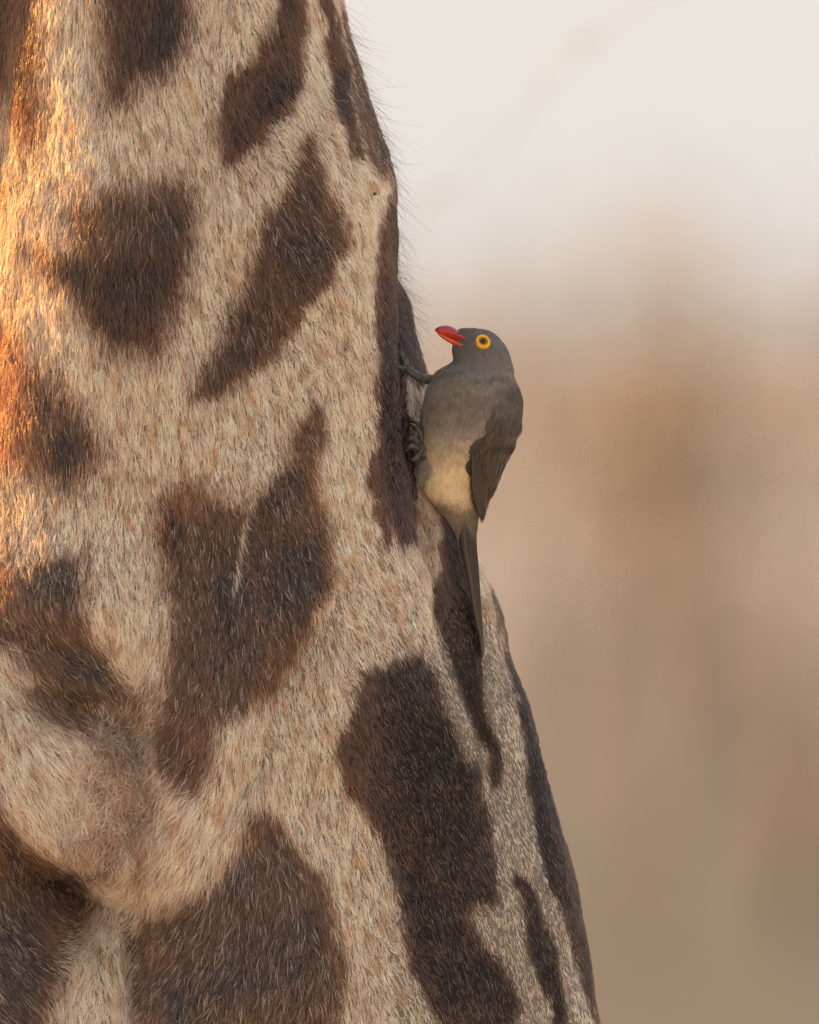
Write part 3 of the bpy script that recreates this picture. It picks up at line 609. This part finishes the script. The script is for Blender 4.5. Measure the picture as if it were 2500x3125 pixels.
def wing_pigment(Pt):
    u, v = UV(Pt); n_ = fbm(Pt[:, 0]*160, Pt[:, 1]*160, Pt[:, 2]*60, 99)
    m = np.clip(sstep(1340, 1250, v-.6*(u-1540))+.15*n_, 0, 1)[:, None]
    return (MANT*m+WING*(1-m))*(1+.25*n_)[:, None]
vane = mat_noise('flight_feather', (.055, .040, .030), (.085, .064, .050), 120, .5, .4, 1500, .4)
vane_tail = mat_noise('tail_feather', (.105, .083, .064), (.15, .12, .092), 120, .5, .4, 1500, .4)
edge_m = mat_pigment('feather_vane', .5)
def feather_obj(name, Pb, base, parent):
    o = grid_obj(name, Pb, edge_m, parent)
    k = np.array([1.4, 1.06, .92, .75, .92, 1.06, 1.4, 1.1, .8, 1.1]); c = np.tile(np.array(base)[None]*k[:, None], (Pb.shape[0], 1))
    set_color(o, np.clip(c, 0, .9)); return o
def blade(pts, wid, wdir, thick=.0005, tipr=True):
    """flat feather: path of points, half widths, width direction; a lens in section with a raised shaft"""
    pts = np.array(pts, float); n = len(pts); t = np.linspace(0, n-1, 26)
    path = np.stack([smooth_interp(t, np.stack([np.arange(n), pts[:, k]], 1)) for k in range(3)], 1)
    wv = np.interp(t, np.arange(n), wid); T = np.gradient(path, axis=0); T /= np.linalg.norm(T, axis=1, keepdims=True)
    wd = np.array(wdir, float)[None]-T*(T*np.array(wdir)[None]).sum(1, keepdims=True); wd /= np.linalg.norm(wd, axis=1, keepdims=True)
    nn = np.cross(T, wd); e = np.array([-1, -.5, -.05, 0, .05, .5, 1, .5, 0, -.5]); z = np.array([0, .5, .7, 1.3, .7, .5, 0, -.5, -.7, -.5])*thick
    return path[:, None]+wd[:, None]*(wv[:, None]*e[None])[..., None]+nn[:, None]*z[None, :, None]
for sgn in (-1, 1):
    Pw, nO = make_wing(sgn)
    Nw = normals_grid(Pw)
    if sgn < 0 and Nw[30, 10, 1] > 0 or sgn > 0 and Nw[30, 10, 1] < 0: Nw = -Nw
    wg = grid_obj('wing', Pw, wing_skin, bird); set_color(wg, wing_pigment(Pw.reshape(-1, 3)))
    ob = feather_down(Pw[:, :nO], Nw[:, :nO], 2.4e6 if sgn < 0 else 5e5, wing_pigment, 'wing_plumage', bird, Lm=.0055, lift=.10,
                 dirf=lambda u, v: np.stack([-.28*np.ones(len(u)), np.ones(len(u))], 1)/1.038, wrap=False)
    if sgn < 0:                      # wing coverts laid like shingles
        vw = np.linspace(1228, 1560, 70)
        for ro, v0 in enumerate((1272, 1302, 1334, 1366, 1400, 1436)):
            for j in range(7):
                t_ = .06+.88*(j+.5*(ro % 2))/7.0; jj = int(t_*(nO-1)); pth = []
                for q in (0, 18, 34, 46+4*rng.random()):
                    i_ = int(np.clip(np.searchsorted(vw, v0+q), 0, 69)); j_ = int(np.clip(jj-q*.02, 0, nO-1))
                    pth.append(Pw[i_, j_]+Nw[i_, j_]*(.00005+.00028*q/46))
                wd_ = Pw[i_, min(j_+1, nO-1)]-Pw[i_, max(j_-1, 0)]
                cb = np.array(wing_pigment(np.array([pth[1]]))[0])*(.85+.3*rng.random())
                feather_obj('covert_feather', blade(pth, [.0013, .0022, .0023, .0010], wd_/np.linalg.norm(wd_), .00022), cb, wg)
    for i in range(6):
        f = i/5.0; yo = sgn*(-1)*S
        p0 = (1446+46*f, 1380+14*f); p1 = (1449+32*f, 1490); p2 = (1470+9*f-2*(i % 2), 1596-11*f-9*(i % 3 == 1))
        s_ = -sgn
        pts = [W(*p0, -s_*(122-46*f)*S), W(*p1, -s_*(96-40*f)*S), W((p1[0]+p2[0])/2+1, 1550, -s_*(60-28*f)*S), W(*p2, -s_*(34-16*f)*S)]
        feather_obj('primary_feather', blade(pts, [.0016, .0019, .0014, .0002], (1, -.7*s_*-1, .15)), (.085, .060, .044), bird)
# tail: stiff pointed feathers propped on the hide
yt = min(surf_y(1478, 2000), .05)-.004
for i in range(8):
    f = i/7.0-.5
    b0 = (1432+30*f, 1560+4*(i % 2)); sp_ = f*1.0
    pts = [W(b0[0], b0[1], .004+.006*f), W(1428+34*f, 1640, .008+.010*f), W(1444+24*f, 1760, .5*yt+.012*f), W(1459+14*f, 1880, .8*yt+.012*f), W(1476+6*f, 2008-46*abs(f)-30*(f < -.3), yt+.008*f)]
    feather_obj('tail_feather', blade(pts, [.0034, .0046, .0034, .0024, .0002], (.42, -.9, .1)), (.165, .130, .103), bird)

# bill
def bill_material(name, c_base, c_tip, c_top):
    m, t, b = mat_new(name); tc = t.nodes.new('ShaderNodeTexCoord'); n = t.nodes.new('ShaderNodeTexNoise'); n.inputs['Scale'].default_value = 350
    t.links.new(tc.outputs['Object'], n.inputs['Vector'])
    r = t.nodes.new('ShaderNodeValToRGB'); r.color_ramp.elements[0].color = (*c_base, 1); r.color_ramp.elements[1].color = (*c_tip, 1)
    r.color_ramp.elements[0].position = .3; r.color_ramp.elements[1].position = .75
    t.links.new(n.outputs['Fac'], r.inputs[0]); t.links.new(r.outputs[0], b.inputs['Base Color'])
    b.inputs['Roughness'].default_value = .28; b.inputs['Specular IOR Level'].default_value = .6
    b.inputs['Subsurface Weight'].default_value = .15; b.inputs['Subsurface Radius'].default_value = (.004, .001, .0005); b.inputs['Subsurface Scale'].default_value = .5
    return m
def loft_ud(sec, mat, name, parent, nseg=26):
    """sections: (u_top, v_top, u_bot, v_bot, half depth px, centre depth px)"""
    sec = np.array(sec, float); n = len(sec); t = np.linspace(0, n-1, (n-1)*6+1)
    q = np.stack([smooth_interp(t, np.stack([np.arange(n), sec[:, k]], 1)) for k in range(6)], 1)
    a = np.linspace(0, 2*np.pi, nseg, endpoint=False)
    ca_, sa_ = np.cos(a)[None], np.sin(a)[None]
    mu, mv = (q[:, 0]+q[:, 2])/2, (q[:, 1]+q[:, 3])/2; du, dv = (q[:, 0]-q[:, 2])/2, (q[:, 1]-q[:, 3])/2
    uu = mu[:, None]+du[:, None]*ca_; vv = mv[:, None]+dv[:, None]*ca_; yy = (q[:, 5][:, None]+q[:, 4][:, None]*sa_)*S
    return grid_obj(name, Wn(uu, vv, yy), mat, parent)
def bill_paint(o, top, low, tip):
    n = len(o.data.vertices); R_ = n//26; a = np.linspace(0, 2*np.pi, 26, endpoint=False); t = np.linspace(0, 1, R_)[:, None, None]
    k = ((np.cos(a)+1)/2)[None, :, None]; k = k*k*(3-2*k)
    c = np.array(top)*k+np.array(low)*(1-k); m = np.clip(1-t/.22, 0, 1)*.6; c = c*(1-m)+np.array(tip)*m
    set_color(o, c.reshape(-1, 3))
bm = mat_pigment('bill_horn', .26); bm.node_tree.nodes['Principled BSDF'].inputs['Specular IOR Level'].default_value = .65
bm.node_tree.nodes['Mix'].inputs[0].default_value = .25
BY0 = -10
ub = loft_ud([(1327, 1006, 1326, 1008.5, .6, BY0), (1333, 1000.5, 1333, 1014, 5, BY0), (1342, 996, 1343, 1020, 9, BY0), (1358, 993, 1358, 1025, 13, BY0), (1374, 995, 1374, 1030, 18, BY0), (1391, 1003, 1393, 1036, 24, BY0), (1406, 1014, 1410, 1043, 30, BY0), (1420, 1030, 1428, 1049, 34, BY0-4), (1428, 1040, 1433, 1052, 32, BY0-6)], bm, 'upper_bill', bird)
lb_ = loft_ud([(1334, 1014, 1333, 1016, .8, BY0), (1344, 1017, 1342, 1026, 6, BY0), (1358, 1022, 1355, 1036, 10, BY0), (1374, 1029, 1370, 1046, 15, BY0), (1391, 1036, 1386, 1054, 21, BY0), (1408, 1043, 1402, 1060, 28, BY0-2), (1424, 1050, 1417, 1064, 33, BY0-5), (1430, 1055, 1424, 1066, 31, BY0-7)], bm, 'lower_bill', bird)
bill_paint(ub, (.40, .028, .075), (.68, .055, .025), (.50, .13, .04)); bill_paint(lb_, (.78, .085, .025), (.85, .16, .04), (.70, .22, .05))  # purple top of the upper bill paints in the sky's highlight
nost = mat_noise('nostril_dark', (.02, .008, .008), (.03, .01, .01), 300, .6)
loft_ud([(1396, 1014, 1396, 1016, 1, BY0-24), (1401, 1015, 1400, 1020, 2.5, BY0-25), (1406, 1019, 1406, 1021, 1, BY0-26)], nost, 'nostril', bird, 10)

# eye: fleshy yellow ring, orange iris, dark pupil
def head_y(u, v):
    l_, r_, h_, c_ = [float(smooth_interp(np.array([float(v)]), SL[:, [0, k]])[0]) for k in (1, 2, 3, 4)]
    q = abs((u-(l_+r_)/2)/((r_-l_)/2)); k_ = 1-.62*max(0, -(u-(l_+r_)/2)/((r_-l_)/2))**1.3; return (c_-h_*k_*(max(1-q**2.15, .01))**(1/2.15))*S
EU, EV = 1473.5, 1045.0; ey = head_y(EU, EV)
e1, e2 = np.array(W(EU+14, EV, head_y(EU+14, EV))), np.array(W(EU-14, EV, head_y(EU-14, EV)))
f1, f2_ = np.array(W(EU, EV-14, head_y(EU, EV-14))), np.array(W(EU, EV+14, head_y(EU, EV+14)))
ex = (e1-e2)/np.linalg.norm(e1-e2); ez = (f1-f2_); ez -= ex*ex.dot(ez); ez /= np.linalg.norm(ez); en = np.cross(ex, ez)
if en[1] > 0: en = -en
EC = np.array(W(EU, EV, ey))
def disc(prof, name, mat, parent, shape=None, n=40):
    """profile of (radius px, height px along the eye axis) turned about the axis"""
    a = np.linspace(0, 2*np.pi, n, endpoint=False); rows_ = []
    for r, hgt_ in prof:
        k = shape(a) if shape else np.ones(n)
        rows_.append(EC+1.1*S*(ex[None]*(r*k*np.cos(a))[:, None]+ez[None]*(r*k*np.sin(a))[:, None]+en[None]*hgt_))
    return grid_obj(name, np.array(rows_), mat, parent)
yel = mat_noise('eye_ring_yellow', (.78, .40, .012), (.85, .50, .03), 900, .38, .5, 1600, .5)
iris = mat_noise('iris_orange', (.40, .12, .012), (.58, .22, .02), 1500, .15, spec=.6)
pup, pt_, pb_ = mat_new('pupil_black'); pb_.inputs['Base Color'].default_value = (.006, .004, .006, 1); pb_.inputs['Roughness'].default_value = .05
eye = disc([(15, -3), (14, 4), (11, 7.5), (8, 9.5), (4, 11), (.5, 11.4)], 'eye', iris, bird)
disc([(8.4, 9.0), (8.0, 10.2), (5, 12.0), (2.5, 12.6), (.3, 12.8)], 'pupil', pup, eye)
egg = lambda a: 1+.10*np.maximum(np.sin(a), 0)*np.abs(np.sin(a))+.05*np.cos(2*a+.8)
disc([(12.0, 2), (12.2, 8.5), (14, 11), (17, 10.5), (19.5, 7), (20.5, 1), (20, -4)], 'eye_ring', yel, eye, egg)

# legs, toes and claws
leg_m = mat_noise('leg_scales', (.055, .047, .043), (.12, .105, .098), 500, .5, 1.0, 700, .4, .0006)
claw_m = mat_noise('claw_horn', (.018, .013, .012), (.04, .03, .027), 300, .3, spec=.5)
def limb(name, pts, rads, mat, parent, lump=0.0, nseg=12):
    T = tube([W(*p) for p in pts], [r*S for r in rads], nseg)
    if lump: T = T+lump*S*np.stack([fbm(T[..., 0]*500, T[..., 1]*500, T[..., 2]*500, 111+i) for i in range(3)], -1)
    return grid_obj(name, T, mat, parent)
lg1 = limb('leg', [(1345, 1166, .006), (1318, 1160, .002), (1290, 1154, -.001), (1262, 1140, -.003), (1240, 1122, -.003)], [20, 16, 14, 13, 13], leg_m, bird, 3)
for pts, rd in (([(1241, 1122, -.003), (1234, 1102, -.004), (1226, 1086, -.004), (1218, 1078, -.002)], [8, 6.5, 6, 5]),
                ([(1242, 1120, -.001), (1240, 1100, .001), (1230, 1082, .003), (1219, 1070, .003)], [8, 6, 5.5, 5]),
                ([(1238, 1124, -.004), (1226, 1124, -.007), (1216, 1116, -.009), (1206, 1112, -.009)], [8, 6.5, 6, 5]),
                ([(1240, 1126, -.002), (1238, 1144, -.003), (1229, 1156, -.003), (1222, 1160, -.002)], [7, 6, 5, 4.5])):
    limb('toe', pts, rd, leg_m, lg1, 2)
    a_, b_ = np.array(pts[-2]), np.array(pts[-1]); d_ = b_-a_
    limb('claw', [tuple(b_), tuple(b_+d_*.5+np.array([3, -3, -.001])), tuple(b_+d_*1.1+np.array([-2, 2, .001]))], [4.6, 3.2, .6], claw_m, lg1)
lg2 = limb('leg', [(1330, 1425, -.006), (1306, 1398, -.008), (1290, 1372, -.009), (1280, 1352, -.009)], [17, 14, 15, 12], leg_m, bird, 4)
for pts, rd in (([(1282, 1352, -.009), (1284, 1330, -.012), (1277, 1312, -.013), (1264, 1306, -.011)], [9, 8, 7, 6]),
                ([(1278, 1356, -.012), (1268, 1340, -.016), (1255, 1336, -.016), (1243, 1342, -.013)], [9, 8.5, 7.5, 6]),
                ([(1276, 1366, -.012), (1262, 1360, -.016), (1249, 1364, -.016), (1238, 1374, -.012)], [9, 8, 7, 6]),
                ([(1282, 1374, -.010), (1274, 1394, -.012), (1262, 1402, -.012), (1250, 1402, -.009)], [10, 9, 7, 6])):
    limb('toe', pts, rd, leg_m, lg2, 3)
    a_, b_ = np.array(pts[-2]), np.array(pts[-1]); d_ = b_-a_
    limb('claw', [tuple(b_), tuple(b_+d_*.7+np.array([0, -4, -.001])), tuple(b_+d_*1.3+np.array([-3, 5, .003]))], [5.2, 3.8, .6], claw_m, lg2)
limb('claw', [(1284, 1312, -.012), (1276, 1294, -.013), (1260, 1287, -.012), (1246, 1290, -.008)], [5.5, 5.5, 4.5, .8], claw_m, lg2)
# feathered thigh beside the belly
TH = tube([W(1350, 1395, -.004), W(1322, 1418, -.008), W(1306, 1436, -.008), W(1295, 1452, -.007), W(1290, 1462, -.006)], [r*S for r in (30, 24, 17, 10, 3)], 24)
TN = normals_grid(TH); cen = TH.mean(1, keepdims=True)
if ((TH-cen)*TN).sum(-1).mean() < 0: TN = -TN
th_o = grid_obj('thigh', TH, skin, bird); grey = lambda Pt: np.repeat(np.array([[.38, .335, .29]]), len(Pt), 0)
set_color(th_o, grey(TH.reshape(-1, 3)))
feather_down(TH, TN, 2.2e6, grey, 'thigh_plumage', bird, Lm=.0070, dirf=lambda u, v: np.stack([-.5*np.ones(len(u)), .87*np.ones(len(u))], 1), lift=.35)

# a tick on the pale fur near the edge of the neck
yk = surf_y(1143, 592)-.004
tick = empty('tick', W(1143, 592, yk)); tick['label'] = 'tiny dark tick sitting on the pale fur near the neck edge'; tick['category'] = 'tick'
a_ = np.linspace(0, 2*np.pi, 14, endpoint=False); c0 = np.array(W(1143, 592, yk)); rws = []
for t in np.linspace(0.04, .96, 9):
    r_ = math.sin(math.pi*t)*(.8+.3*t); rws.append(c0+S*np.stack([4.2*r_*np.cos(a_), 2.6*r_*np.sin(a_), 0*a_+11*(t-.5)], 1))
grid_obj('body', np.array(rws), claw_m, tick)
for i in range(6):
    sx_, k_ = (1 if i < 3 else -1), i % 3
    limb('leg', [(1143+sx_*3, 589+3*k_, yk), (1143+sx_*7, 585+5*k_, yk-.0006), (1143+sx_*10, 586+6*k_, yk+.001)], [.9, .8, .4], claw_m, tick, 0, 6)
